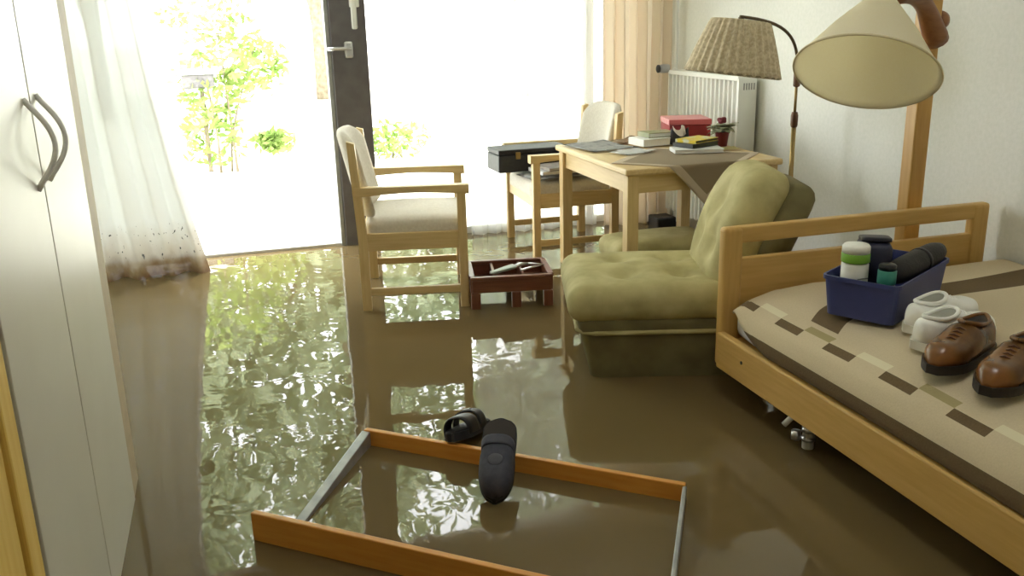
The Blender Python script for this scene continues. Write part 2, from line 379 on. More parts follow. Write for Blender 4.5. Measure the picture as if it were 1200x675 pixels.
# diamond cloth with a lighter hem, its corner hanging over the near edge
m, nt, N, L, p = newmat('runner_cloth'); p.inputs['Roughness'].default_value = 0.95
at = N.new('ShaderNodeVertexColor'); at.layer_name = 'hem'
mc = N.new('ShaderNodeMixRGB'); mc.inputs[1].default_value = lin(138,122,98); mc.inputs[2].default_value = lin(188,172,150)
L.new(at.outputs[0], mc.inputs[0]); L.new(mc.outputs[0], p.inputs['Base Color'])
cc = Vector((2.035, 3.875)); hd = 0.395
def cloth_pt(a, b):      # a,b in -1..1 square turned 45 degrees
    x = cc.x+(a+b)*0.5*hd*0.98; y = cc.y+(b-a)*0.5*hd
    z = TZ+0.0035
    if y < TY0-.004: d = TY0-.004-y; y = TY0-.006-0.004*math.sin(x*40); z = TZ+0.0035-d
    if x > TX1: d = x-TX1; x = TX1+.006; z -= d
    if x < TX0: d = TX0-x; x = TX0-.006; z -= d
    if y > TY1: d = y-TY1; y = TY1+.006; z -= d
    return Vector((x, y, z))
bm = B(); n = 44; col = bm.loops.layers.color.new('hem')
V = [[bm.verts.new(cloth_pt(-1+2*i/n, -1+2*j/n)) for j in range(n+1)] for i in range(n+1)]
for i in range(n):
    for j in range(n):
        f = bm.faces.new((V[i][j], V[i+1][j], V[i+1][j+1], V[i][j+1]))
        hem = 1.0 if min(i, j, n-1-i, n-1-j) < 3 else 0.0
        for l in f.loops: l[col] = (hem,)*3+(1,)
o = obj('tablecloth', bm, m, None, True); tag(o, 'brown diamond tablecloth with a paler hem, one corner hanging off the table', 'tablecloth')
o.modifiers.new('s', 'SOLIDIFY').thickness = 0.002

ZT = TZ+0.0065
book('thick_book', (2.09, 4.36, ZT), 0.12, 0.21, 0.15, 0.036, mat('white_cover', lin(225,226,224), 0.4), pagem, 'thick white book carrying a thin green one on the table')
book('thin_book', (2.125, 4.385, ZT+.037), 0.08, 0.17, 0.12, 0.024, mat('green_cover', lin(126,130,92), 0.45, lin(146,148,110), scale=12), pagem, 'thin green book lying on top of the thick white book')
sheet('white_paper', (1.87, 4.14, ZT), 0.35, 0.20, 0.15, 'loose white sheet of paper near the table edge', 'paper', mat('plain_paper', lin(226,228,228), 0.8), 1, 0.008)
sheet('newspaper', (1.80, 4.40, ZT), 0.15, 0.26, 0.34, 'grey newspaper spread along the table side facing the window', 'newspaper', greypap, 2, 0.006)
sheet('postcard', (2.02, 4.53, ZT), 0.5, 0.22, 0.12, 'brown picture postcard lying behind the white book', 'postcard', mat('postcard', lin(150,116,84), 0.4, lin(196,180,150), scale=18), 1, 0.012)
book('white_book', (2.16, 4.02, ZT), -0.25, 0.24, 0.13, 0.018, mat('white_cover', lin(225,226,224)), pagem, 'flat white booklet under the yellow book on the table')
book('black_book', (2.185, 4.075, ZT+.019), 0.35, 0.19, 0.13, 0.020, darkcov, mat('dark_pages', lin(70,72,50), 0.8), 'black book right beneath the yellow book')
m, nt, N, L, p = newmat('yellow_print_cover'); p.inputs['Roughness'].default_value = 0.35
tc = N.new('ShaderNodeTexCoord'); nz = N.new('ShaderNodeTexNoise'); nz.inputs['Scale'].default_value = 28; L.new(tc.outputs['Object'], nz.inputs['Vector'])
rp = N.new('ShaderNodeValToRGB'); rp.color_ramp.elements[0].position = .52; rp.color_ramp.elements[0].color = lin(214,190,44); rp.color_ramp.elements[1].position = .62; rp.color_ramp.elements[1].color = lin(206,206,176)
L.new(nz.outputs[0], rp.inputs[0]); L.new(rp.outputs[0], p.inputs['Base Color'])
book('yellow_book', (2.195, 4.085, ZT+.040), 0.42, 0.18, 0.125, 0.016, m, mat('dark_pages', lin(70,72,50)), 'bright yellow patterned book topmost in the pile by the flower pot')
sheet('folded_note', (2.335, 4.03, ZT), 0.1, 0.12, 0.07, 'small cream note lying in front of the flower pot', 'paper', mat('cream_paper', lin(214,204,150), 0.8), 1, 0.004)
# red gift box
rb = thing('red_box', 'red cardboard box with a striped pale red lid on the table', 'box', (2.33, 4.47, ZT), math.radians(-14))
redm = mat('red_card', lin(150,42,48), 0.55)
m, nt, N, L, p = newmat('striped_lid'); p.inputs['Roughness'].default_value = .5
tc = N.new('ShaderNodeTexCoord'); wv = N.new('ShaderNodeTexWave'); wv.inputs['Scale'].default_value = 9; wv.bands_direction = 'Y'; L.new(tc.outputs['Object'], wv.inputs[0])
rp = N.new('ShaderNodeValToRGB'); rp.color_ramp.elements[0].position = .72; rp.color_ramp.elements[0].color = lin(206,104,110); rp.color_ramp.elements[1].position = .8; rp.color_ramp.elements[1].color = lin(226,196,196)
L.new(wv.outputs[0], rp.inputs[0]); L.new(rp.outputs[0], p.inputs['Base Color'])
obj('box_body', bx(-.11, .11, -.11, .11, 0, .085, .002), redm, rb)
obj('lid', bx(-.114, .114, -.114, .114, .086, .115, .003), m, rb)
# dark pouch with white tissue sticking out
pc = thing('dark_pouch', 'black open pouch with a white tissue poking out, before the red box', 'pouch', (2.21, 4.30, ZT), 0.1)
def fp(u, v):
    a = 2*PI*u; hgt = .062+.022*math.cos(2*a); r = 1-.12*v
    return (.058*math.cos(a)*r, .03*math.sin(a)*(1-.3*v), hgt*v)
bm = B(); V = grid(bm, 28, 6, fp); bm.faces.new([V[i][0] for i in range(28)]); bmesh.ops.remove_doubles(bm, verts=bm.verts[:], dist=1e-4)
obj('pouch_body', bm, black, pc, True)
def ft(u, v): return ((u-.5)*.075, .012*math.sin(u*9)+(v-.5)*.02, .03+.052*v+.012*math.sin(u*7+v*2))
bm = B(); grid(bm, 12, 6, ft); o = obj('tissue', bm, mat('tissue', lin(228,218,210), .9), pc, True); o.modifiers.new('s', 'SOLIDIFY').thickness = .003
# potted plant
pp = thing('potted_plant', 'small flowering plant with grey-green leaves in a dark red pot', 'plant', (2.36, 4.13, ZT))
obj('pot', lathe_c(B(), [(.026,0),(.034,.062),(.036,.066),(.036,.072),(.031,.072),(.030,.064)], 20), mat('red_pot', lin(120,38,42), .5), pp, True)
leafm = mat('grey_green_leaf', lin(116,122,92), .7, lin(150,150,122), scale=30)
rnd = random.Random(4)
for k in range(24):
    a = k*2.4; el = rnd.uniform(.15,.9); Ln = rnd.uniform(.065,.095); wd_ = rnd.uniform(.026,.036)
    M = T((0,0,.07)) @ RZ(a) @ RY(-el)
    bm = B(); grid(bm, 5, 3, lambda u, v: M @ Vector((u*Ln, (v-.5)*2*wd_*math.sin(PI*min(1,u*.92+.06)), .012*math.sin(u*3)-.03*u*u)))
    o = obj('leaf', bm, leafm, pp, True); o.modifiers.new('s', 'SOLIDIFY').thickness = .0015
for k in range(4):
    M = T((rnd.uniform(-.02,.03), rnd.uniform(-.02,.02), .122+rnd.uniform(0,.012)))
    obj('flower', rbox(B(), .026, .026, .02, .01, 4, None, M), mat('dark_red_petals', lin(112,40,52), .8), pp, True)

# ------------------------------------------------------------------ radiator and pipe
rd = thing('radiator', 'white ribbed panel radiator on the wall behind the table', 'radiator', (0,0,0))
bm = B(); ny = 17; y0, y1 = 4.36, 5.16
prof = []
for k in range(ny):
    a = y0+(y1-y0)*k/ny; d = (y1-y0)/ny
    prof += [(a, 2.575), (a+.3*d, 2.575), (a+.42*d, 2.597), (a+.88*d, 2.597)]
prof.append((y1, 2.575))
va = [bm.verts.new((x, y, .2)) for y, x in prof]; vb = [bm.verts.new((x, y, 1.03)) for y, x in prof]
for i in range(len(prof)-1): bm.faces.new((va[i], va[i+1], vb[i+1], vb[i]))
obj('front_panel', bm, white_metal, rd)
obj('back_panel', bx(2.60, 2.675, y0+.01, y1-.01, .2, 1.03), white_metal, rd)
bm = B(); box(bm, 2.57, 2.68, y0-.004, y1+.004, 1.03, 1.055, .004); box(bm, 2.572, 2.68, y0-.012, y0-.002, .2, 1.045); box(bm, 2.572, 2.68, y1+.002, y1+.012, .2, 1.045)
cv = obj('cover', bm, white_metal, rd)
bm = B()
for k in range(5): box(bm, 2.60+.015*k, 2.607+.015*k, y0-.0135, y0-.012, .985, 1.02)
obj('side_vent', bm, mat('grey_vent', lin(150,150,150), .6), cv)
pi = thing('heating_pipe', 'thin white heating pipe with a grey thermostat valve beside the drape', 'pipe', (0,0,0))
obj('pipe', tube(tube(B(), [(2.64,5.215,0),(2.64,5.215,2.5)], .010), [(2.64,5.215,1.06),(2.62,5.19,1.06),(2.62,5.165,1.06)], .009), white_metal, pi, True)
obj('valve', lathe_c(B(), [(.010,0),(.024,.004),(.026,.02),(.026,.05),(.022,.065)], 18, T((2.60,5.222,1.06)) @ RY(-PI/2)), mat('grey_valve', lin(176,176,180), .5), pi, True)
obj('valve_cap', lathe_c(B(), [(.020,0),(.024,.003),(.024,.012),(.018,.016)], 18, T((2.535,5.222,1.06)) @ RY(-PI/2)), mat('dark_valve_cap', lin(50,50,54), .5), pi, True)
tag(obj('black_box', bx(2.45, 2.58, 5.03, 5.17, 0.0, .17, .01), mat('black_plastic', lin(30,30,34), .5)), 'black box half sunk in water under the radiator end', 'box')

# ------------------------------------------------------------------ green lounge chair and stool
gc = thing('lounge_chair', 'low olive velvet lounge chair with tufted seat and reclined back', 'armchair', (1.50, 3.13, 0), math.radians(-17))
tuft = [(-.12,-.10),(-.12,.12),(.10,-.10),(.10,.12)]
def fseat(p):
    q = p.copy()
    if q.z > 0:
        q.z += .022*(1-(q.x/.34)**2)*(1-(q.y/.31)**2)
        for a, b in tuft: q.z -= .032*math.exp(-(((q.x-a)/.045)**2+((q.y-b)/.045)**2))+.010*math.exp(-(((q.x-a)/.11)**2+((q.y-b)/.10)**2))
    return q
st = obj('seat_cushion', rbox(B(), .68, .58, .14, .062, 26, fseat, T((0,0,.365))), green_v, gc, True)
for a, b in tuft[:0]: pass
def fbase(p):
    k = (p.z+.16)/.32; q = p.copy(); q.x = p.x*(.83+.17*k)+(.02*(1-k)); q.y = p.y*(.88+.12*k); return q
obj('base', rbox(B(), .64, .555, .33, .04, 14, fbase, T((.01,0,.165))), green_d, gc, True)
pip = [(.312*cx+.01, .272*cy, .262) for cx, cy in [(-1,-.8),(-.93,-.93),(-.8,-1),(.8,-1),(.95,-.93),(1,-.8),(1,.8),(.95,.93),(.8,1),(-.8,1),(-.93,.93),(-1,.8),(-1,-.8)]]
obj('piping', tube(B(), pip, .009, 8, False), green_v, gc, True)
def fback(p):
    q = p.copy(); k = q.z/.28
    if k > .2: q.y *= 1-.35*((k-.2)/.8)**2.5
    if q.x < 0:
        for a, b in ((-.04,.10),(-.04,-.10),(.12,0)):
            q.x += .028*math.exp(-(((q.z-a)/.05)**2+((q.y-b)/.05)**2))
        q.x -= .02*(1-min(1,(q.y/.28)**2))
    q.x += .05*k*k
    return q
Mb = T((.30,0,.56)) @ RY(math.radians(18))
obj('backrest', rbox(B(), .15, .50, .58, .07, 22, fback, Mb), green_v, gc, True)
def fshell(p):
    q = p.copy(); k = q.z/.28
    if k > .2: q.y *= 1-.35*((k-.2)/.8)**2.5
    q.x += .05*k*k; return q
obj('back_shell', rbox(B(), .12, .53, .60, .055, 16, fshell, T((.395,0,.50)) @ RY(math.radians(18))), green_d, gc, True)
fs_ = thing('footstool', 'matching olive velvet footstool half hidden beneath the table', 'footstool', (1.90, 3.905, 0))
obj('cushion', rbox(B(), .52, .28, .10, .045, 14, lambda p: Vector((p.x,p.y,p.z+(.010*(1-(p.x/.26)**2) if p.z > 0 else 0))), T((0,0,.31))), green_v, fs_, True)
obj('base', rbox(B(), .46, .24, .265, .04, 8, None, T((0,0,.1325))), green_d, fs_, True)

# ------------------------------------------------------------------ low brown compartment rack
cr = thing('compartment_rack', 'low reddish brown wooden rack with compartments between chair and lounge chair', 'rack', (1.195, 4.06, 0), math.radians(-11))
cx, cy = .185, .15
for s in (-1, 1):
    obj('long_board', bx(-cx, cx, s*cy-.009, s*cy+.009, .155, .215, .003), brownw[0], cr)
    obj('top_rail', bx(-cx-.008, cx+.008, s*cy-.014, s*cy+.014, .215, .232, .004), brownw[0], cr)
    obj('end_board', bx(s*cx-.009, s*cx+.009, -cy, cy, .155, .215, .003), brownw[1], cr)
    obj('end_rail', bx(s*cx-.014, s*cx+.014, -cy+.014, cy-.014, .215, .232, .004), brownw[1], cr)
    for x in (-cx+.015, 0.02, cx-.015): obj('foot', bx(x-.022, x+.022, s*cy-.016, s*cy+.016, 0, .155, .004), brownw[2], cr)
for x in (-.075, .06): obj('divider', bx(x-.006, x+.006, -cy+.009, cy-.009, .16, .222), brownw[1], cr)
obj('tray_bottom', bx(-cx+.009, cx-.009, -cy+.009, cy-.009, .152, .162), brownw[0], cr)
tl = thing('shoehorn', 'grey green shoehorn-like tool lying in the middle of the brown rack', 'tool', (1.155, 4.02, .222), math.radians(8))
obj('blade', rbox(B(), .13, .045, .014, .006, 8, lambda p: Vector((p.x,p.y*(1+.3*math.sin(p.x*22)),p.z+.012*math.sin(p.x*14))), T((0,0,.012))), mat('grey_green_plastic', lin(150,160,150), .35), tl, True)
obj('grip', tube(B(), [(.06,0,.018),(.10,.01,.022),(.14,.012,.018)], [.010,.011,.008], 8), chrome, tl, True)
for k, (x, y, r) in enumerate(((1.285,4.00,.4),(1.31,4.07,-.5))):
    tag(o := obj('utensil', tube(B(), [(-.06,0,.012),(0,0,.014),(.07,0,.012)], [.009,.011,.004], 8, True, .5), chrome, None, True),
        ('steel utensil lying near the end of the brown rack', 'second steel utensil crossing behind the first in the brown rack')[k], 'utensil')
    o.location = (x, y, .222); o.rotation_euler = (0,0,r)
for k in range(3):
    tag(o := obj('bottle_stopper', lathe_c(B(), [(.012,0),(.013,.01),(.011,.022)], 12), mat('pale_cork', lin(180,170,150), .8), None, True), ('pale bottle stopper nearest the chair leg in the brown rack', 'middle one of three pale stoppers in the brown rack', 'pale stopper farthest from the chair leg in the brown rack')[k], 'stopper', 'stoppers in the brown rack')
    o.location = (1.05+.022*(k % 3)+.006*k, 3.98+.03*(k//3)+.01*k, .163)

# ------------------------------------------------------------------ bed
bd = thing('bed', 'wooden bed with slotted footboard and long side rail above the water', 'bed', (0,0,0))
FX0, FX1, FY, FZ = 1.552, 2.66, 2.69, .685
for x0, x1 in ((FX0, FX0+.075), (FX1-.075, FX1)): obj('post', bx(x0, x1, FY-.022, FY+.022, .18, FZ-.004, .014, seg=3), bedw[2], bd)
obj('top_bar', bx(FX0+.06, FX1-.06, FY-.019, FY+.019, FZ-.062, FZ-.005, .006), bedw[0], bd)
obj('foot_panel', bx(FX0+.07, FX1-.07, FY-.014, FY+.014, .2, FZ-.117, .004), bedw[0], bd)
BY0 = .60
rail = obj('side_rail', bx(1.536, 1.566, BY0, FY-.022, .185, .315, .006), bedw[1], bd)
obj('screw_cap', lathe_c(B(), [(.006,0),(.006,.002),(.003,.003)], 12, T((1.536,2.50,.26)) @ RY(-PI/2)), darkcov, rail, True)
obj('side_rail', bx(2.64, 2.665, BY0, FY-.022, .185, .315, .006), bedw[1], bd)
obj('head_panel', bx(FX0, FX1, BY0-.04, BY0, .15, .9, .01), bedw[0], bd)
obj('slat_base', bx(1.57, 2.635, BY0+.01, FY-.03, .25, .285), bedw[0], bd)
lgm = mat('pale_plastic', lin(206,204,196), .4)
for x, y in ((1.60, 2.20), (2.52, 2.20), (1.60, 1.0), (2.52, 1.0)):
    lg = obj('leg', tube(B(), [(x,y,.0),(x,y,.26)], .018, 14), lgm, bd, True)
    bm = B(); tube(bm, [(x,y,.105),(x,y,.118)], .021, 14); tube(bm, [(x,y,.135),(x,y,.150)], .021, 14); tube(bm, [(x-.045,y,.118),(x-.045,y,.145)], .015, 12)
    obj('chrome_collar', bm, chrome, lg, True)
    obj('brace', tube(B(), [(x-.07,y+.03,.155),(x-.01,y,.235)], .010, 8), lgm, lg, True)
mt = tag(obj('mattress', rbox(B(), 1.03, 2.03, .135, .045, 16, None, T((2.105, 1.645, .3535))), mat('mattress_ticking', lin(206,206,212), .9), None, True), 'white mattress showing at the bed corner under the bedspread', 'mattress')
# bedspread
m, nt, N, L, p = newmat('patterned_bedspread'); p.inputs['Roughness'].default_value = .95
tc = N.new('ShaderNodeTexCoord'); sx = N.new('ShaderNodeSeparateXYZ'); L.new(tc.outputs['Object'], sx.inputs[0])
def mth(op, a, b=None, c=None):
    n = N.new('ShaderNodeMath'); n.operation = op
    for i, v in enumerate((a, b, c)):
        if v is None: continue
        if isinstance(v, (int, float)): n.inputs[i].default_value = v
        else: L.new(v, n.inputs[i])
    return n.outputs[0]
def between(v, a, b): return mth('MULTIPLY', mth('GREATER_THAN', v, a), mth('LESS_THAN', v, b))
X, Y, Z = sx.outputs
ph = mth('FRACT', mth('MULTIPLY', mth('SUBTRACT', Y, 1.53), 4.0))     # one period each 25 cm
dash_d = mth('MULTIPLY', between(X, 1.590, 1.615), mth('LESS_THAN', ph, .5))
dash_l = mth('MULTIPLY', between(X, 1.615, 1.640), mth('GREATER_THAN', ph, .5))
alt = mth('GREATER_THAN', mth('FRACT', mth('MULTIPLY', mth('SUBTRACT', Y, 1.53), 2.0)), .5)
edge = mth('LESS_THAN', Z, 0.366)
cyv = mth('ADD', mth('MULTIPLY', mth('POWER', mth('MAXIMUM', mth('SUBTRACT', 1.84, X), 0), 2), -2.0), mth('MULTIPLY_ADD', X, .09, 2.16))
band = mth('MULTIPLY', mth('LESS_THAN', mth('ABSOLUTE', mth('SUBTRACT', Y, cyv)), .068), mth('GREATER_THAN', X, 1.66))
nz = N.new('ShaderNodeTexNoise'); nz.inputs['Scale'].default_value = 220; L.new(tc.outputs['Object'], nz.inputs['Vector'])
def mixc(fac, a, b):
    n = N.new('ShaderNodeMixRGB'); L.new(fac, n.inputs[0])
    for i, v in ((1,a),(2,b)):
        if isinstance(v, tuple): n.inputs[i].default_value = v
        else: L.new(v, n.inputs[i])
    return n.outputs[0]
base = mixc(nz.outputs[0], lin(200,184,154), lin(218,203,174))
brown = mixc(nz.outputs[0], lin(96,78,54), lin(118,98,70))
c1 = mixc(band, base, brown); c1 = mixc(edge, c1, brown)
c1 = mixc(dash_l, c1, mixc(alt, lin(168,154,112), lin(226,218,190)))
c1 = mixc(dash_d, c1, brown)
L.new(c1, p.inputs['Base Color'])
bp = N.new('ShaderNodeBump'); bp.inputs['Strength'].default_value = .3; bp.inputs['Distance'].default_value = .003; L.new(nz.outputs[0], bp.inputs['Height']); L.new(bp.outputs[0], p.inputs['Normal'])
def spread(u, v):
    y = BY0+.02+(2.655-BY0-.02)*v
    s = u*1.22                                   # arc length from the near hem
    k = max(0, (y-2.36)/.295)                      # hem drawn up near the footboard
    prof = [(0,1.545,.325),(.05,1.549,.372),(.10,1.572,.415),(.16,1.622,.445),(.26,1.715,.472),(.42,1.87,.487),(1.22,2.672,.487)]
    s = .115*k**1.5+s*(1.22-.115*k**1.5)/1.22
    for (s0,x0,z0),(s1,x1,z1) in zip(prof, prof[1:]):
        if s <= s1+1e-6: f = (s-s0)/(s1-s0); x = x0+(x1-x0)*f; z = z0+(z1-z0)*f; break
    z += .012*k*k*max(0, 1-s/.3)
    z += .004*math.sin(3*y+1.3*x)+.004*math.sin(9*y+6*x)*min(1, s*3)-.004
    if y > 2.58: z -= .04*((y-2.58)/.075)**2
    return (min(x, 2.675), y, z)
bm = B(); grid(bm, 70, 90, spread)
o = obj('bedspread', bm, m, None, True); tag(o, 'beige bedspread with brown bands and dashes covering the bed', 'bedspread')
md = o.modifiers.new('s', 'SOLIDIFY'); md.thickness = .008; md.offset = -1

# ------------------------------------------------------------------ things on the bed
ZB = .487
M0 = math.radians(30)
bk = thing('plastic_basket', 'dark blue plastic basket holding toiletries on the bed', 'basket', (1.905, 2.285, ZB), M0)
bl = mat('blue_plastic', lin(58,66,118), .42, lin(66,74,128), scale=6)
def tray(L0, W0, L1, W1, h, th):
    bm = B()
    def ring(l, w_, z, r=.02):
        pts = []
        for sx_, sy_, a0 in ((1,1,0),(-1,1,PI/2),(-1,-1,PI),(1,-1,3*PI/2)):
            for k in range(5):
                a = a0+k*PI/8; pts.append(bm.verts.new((sx_*(l/2-r)+r*math.cos(a), sy_*(w_/2-r)+r*math.sin(a), z)))
        return pts
    rs = [ring(L0,W0,0), ring(L1,W1,h*.9), ring(L1+.010,W1+.010,h*.9), ring(L1+.010,W1+.010,h), ring(L1-2*th+.01,W1-2*th+.01,h), ring(L0-2*th,W0-2*th,th)]
    n = len(rs[0])
    for a, b in zip(rs, rs[1:]):
        for k in range(n): bm.faces.new((a[k], a[(k+1) % n], b[(k+1) % n], b[k]))
    bm.faces.new(rs[0][::-1]); bm.faces.new(rs[-1]); return bm
obj('tub', tray(.40,.205,.42,.225,.125,.005), bl, bk)
def inb(lx, ly, z): v = RZ(M0) @ Vector((lx, ly, 0)); return (1.905+v.x, 2.285+v.y, ZB+z)
jr = thing('cream_jar', 'white plastic jar with a green band and white cap in the basket', 'jar', inb(-.145,.045,.030))
obj('jar_body', lathe_c(B(), [(.036,0),(.040,.006),(.040,.125),(.036,.132)], 24), mat('white_plastic', lin(230,230,226), .35), jr, True)
obj('green_band', lathe_c(B(), [(.041,.133),(.042,.136),(.042,.158),(.041,.160)], 24), mat('lime_green', lin(126,178,62), .4), jr, True)
obj('cap', lathe_c(B(), [(.041,.161),(.041,.180),(.036,.186)], 24), mat('white_plastic', (1,1,1,1)), jr, True)
obj('print_line', bx(-.018, .018, -.0412, -.0395, .086, .089), mat('grey_print', lin(120,124,124), .6), jr)
bt = thing('small_bottle', 'small dark bottle with a teal label beside the white jar', 'bottle', inb(-.150,-.055,.030))
obj('bottle_body', lathe_c(B(), [(.024,0),(.026,.004),(.026,.075),(.022,.082)], 20), mat('dark_bottle', lin(24,28,34), .3), bt, True)
obj('label', lathe_c(B(), [(.0265,.083),(.0268,.084),(.0268,.122),(.026,.123)], 20), mat('teal_label', lin(60,140,128), .45), bt, True)
obj('cap', lathe_c(B(), [(.025,.124),(.025,.138),(.021,.142)], 20), mat('dark_bottle', (0,0,0,1)), bt, True)
rl = thing('folded_umbrella', 'black folded umbrella lying diagonally across the blue basket', 'umbrella', inb(.035,-.02,0), M0-.26)
um = mat('black_nylon', lin(30,28,28), .6, lin(46,42,40), scale=30, bump=.3)
bm = B(); pts = [(-.115+.029*k,-.058+.004*k,.122+.0025*k) for k in range(11)]
tube(bm, pts, [.026,.036,.039,.040,.039,.039,.039,.038,.037,.034,.026], 16)
obj('canopy', bm, um, rl, True)
obj('strap', tube(B(), [(.045,-.036,.136),(.062,-.034,.137)], .0405, 18), black, rl, True)
obj('grip', tube(B(), [(-.118,-.058,.118),(-.145,-.062,.113),(-.155,-.063,.112)], [.018,.019,.014], 12), black, rl, True)
tb2 = thing('toiletry_box', 'dark blue angular toiletry box standing in the back of the basket', 'box', inb(.0,.050,.075), M0+.5)
nb = mat('navy_plastic', lin(40,42,64), .45, lin(54,56,78), scale=10)
obj('box_body', rbox(B(), .13, .095, .13, .018, 8, lambda p: Vector((p.x*(1-.8*max(0,p.z)), p.y, p.z)), T((-.02,0,.065))), nb, tb2, True)
obj('side_pocket', rbox(B(), .075, .08, .11, .018, 8, lambda p: Vector((p.x+.15*p.z, p.y, p.z)), T((.065,-.012,.055))), nb, tb2, True)
obj('top_flap', rbox(B(), .10, .09, .016, .007, 6, None, T((-.02,0,.135)) @ RY(.12)), mat('navy_flap', lin(34,34,46), .5), tb2, True)

def shoe(name, label, loc, rz, upper, sole, lining, L=.275, lace=None, group=None, toe_h=.062, heel_h=.082, cap=None):
    t = thing(name, label, 'shoe', loc, rz, group)
    def hw(s): return .052*L/.28*(.62+.38*math.sin(PI*min(1,s*1.0)*.5+.35)) * (1-max(0,(s-.72)/.28)**2.2*.78) * (1-max(0,(.14-s)/.14)**2*.5)
    n = 26; bm = B(); rings = []
    for i in range(n+1):
        s = i/n; x = (s-.5)*L; wv = max(.006, hw(s))
        top = heel_h*(1-.12*math.sin(PI*min(1,s/.45))) if s < .45 else toe_h+(heel_h-toe_h)*max(0,1-(s-.45)/.30)**1.3
        top *= 1-max(0,(s-.86)/.14)**2*.55
        if s < .05: top *= .86+.14*s/.05
        ring = []
        for k in range(17):
            a = PI*k/16; cy_ = math.cos(a); cz_ = math.sin(a)
            ring.append(bm.verts.new((x, wv*math.copysign(abs(cy_)**.7, cy_), .022+(top-.022)*cz_**.62 if cz_ > 1e-6 else .022)))
        rings.append(ring)
    for a, b in zip(rings, rings[1:]):
        for k in range(16): bm.faces.new((a[k], a[k+1], b[k+1], b[k]))
        bm.faces.new((a[0], b[0], b[16], a[16]))
    bm.faces.new(rings[0]); bm.faces.new(rings[-1][::-1])
    up_ = obj('upper', bm, upper, t, True)
    pts = [((i/20-.5)*L*1.015, (hw(i/20)+.004)) for i in range(21)]
    outline = pts+[(x, -y) for x, y in pts[::-1]]
    obj('sole', prism(B(), outline, 0, .024), sole, t)
    # opening: flat dark lining disc stands in for the shaded hollow, padded collar
    oc = []
    for k in range(24):
        a = 2*PI*k/24; s = .26+.20*math.cos(a); oc.append((s, math.sin(a)*.62))
    def otop(s): return heel_h*(1-.12*math.sin(PI*min(1,s/.45)))+.002
    bm = B(); cen = bm.verts.new(((.26-.5)*L, 0, .040)); r1 = [bm.verts.new(((s-.5)*L, yy*hw(s), otop(s)+.001)) for s, yy in oc]; r2 = [bm.verts.new(((.26+(s-.26)*.85-.5)*L, yy*.85*hw(s), otop(s)+.0008)) for s, yy in oc]
    for k in range(24):
        j = (k+1) % 24; bm.faces.new((r1[k], r1[j], r2[j], r2[k])); bm.faces.new((r2[k], r2[j], cen))
    for v in [cen]: v.co.z = otop(.26)+.0005
    obj('lining', bm, lining, t)
    cpts = [((s-.5)*L, yy*hw(s), otop(s)+.002) for s, yy in oc]; obj('collar', tube(B(), cpts+[cpts[0]], .006, 8, False), upper, t, True)
    if lace:
        for k in range(4):
            s = .52+.055*k; zz = toe_h+(heel_h-toe_h)*max(0,1-(s-.45)/.30)**1.3+.002
            obj('lace', tube(B(), [((s-.5)*L,-.022,zz-.010),((s-.5)*L+.006,0,zz+.001),((s-.5)*L,.022,zz-.010)], .003, 6), lace, t, True)
    return t
wl = mat('white_leather', lin(246,246,243), .38, lin(250,250,248), scale=12); ws = mat('cream_sole', lin(206,202,190), .6); gl_ = mat('grey_lining', lin(150,150,142), .9)
bl_ = mat('polished_brown_leather', lin(98,66,32), .25, lin(140,92,48), scale=16); bs = mat('dark_rubber_sole', lin(44,38,34), .6); dl = mat('dark_lining', lin(52,46,42), .9)
shoe('white_shoe', 'white leather shoe right beside the blue basket', (1.925, 2.06, ZB+.004), math.radians(17), wl, ws, gl_, .30, wl, 'pair of white shoes on the bed', heel_h=.092)
shoe('white_shoe', 'white leather shoe touching the brown shoes', (1.86, 1.937, ZB+.002), math.radians(12), wl, ws, gl_, .30, wl, 'pair of white shoes on the bed', heel_h=.092)
shoe('brown_shoe', 'polished brown shoe next to the white shoes', (1.765, 1.815, ZB), math.radians(203), bl_, bs, dl, .29, mat('brown_lace', lin(92,56,30), .7), 'pair of brown shoes on the bed', .072, .098)
shoe('brown_shoe', 'polished brown shoe lying nearest the bed edge', (1.785, 1.66, ZB), math.radians(203), bl_, bs, dl, .29, mat('brown_lace', (0,0,0,1)), 'pair of brown shoes on the bed', .072, .098)

# ------------------------------------------------------------------ lamps
fl = thing('floor_lamp', 'brass floor lamp with curved arm and pleated floral shade beside the table', 'floor lamp', (2.50, 3.72, 0))
obj('base', lathe_c(B(), [(.13,0),(.13,.02),(.11,.03),(.02,.045)], 32), brass, fl, True)
obj('pole', tube(B(), [(0,0,.03),(0,0,.9)], .011, 12), brass, fl, True)
obj('grip', lathe_c(B(), [(.013,.86),(.017,.87),(.017,.915),(.013,.93)], 16), mat('brown_handle', lin(98,66,42), .5), fl, True)
obj('rod', tube(B(), [(0,0,.9),(0,0,1.10)], .007, 10), brass, fl, True)
obj('joint', lathe_c(B(), [(.012,1.045),(.016,1.05),(.016,1.105),(.010,1.112)], 16), mat('brown_handle', (0,0,0,1)), fl, True)
obj('arm', tube(B(), bez((0,0,1.10),(.0,0,1.27),(-.07,-.01,1.335),(-.335,-.045,1.362),16), .007, 10), mat('dark_brass', lin(92,78,58), .4, metal=.7), fl, True)
Ms = T((-.365,-.05,1.115)) @ RY(math.radians(8))
m = mat('floral_shade_fabric', lin(188,174,146), .9, lin(214,202,176), scale=70, detail=5, lo=.4, hi=.62)
pleat = lambda a, z: 1+.04*math.sin(30*a+.8*math.sin(3*a))
bm = B(); lathe(bm, [(.198,0),(.205,.004),(.200,.02),(.178,.09),(.150,.17),(.128,.226),(.122,.232)], 204, Ms, pleat)
sh = obj('shade', bm, m, fl, True); sh.modifiers.new('s', 'SOLIDIFY').thickness = .003
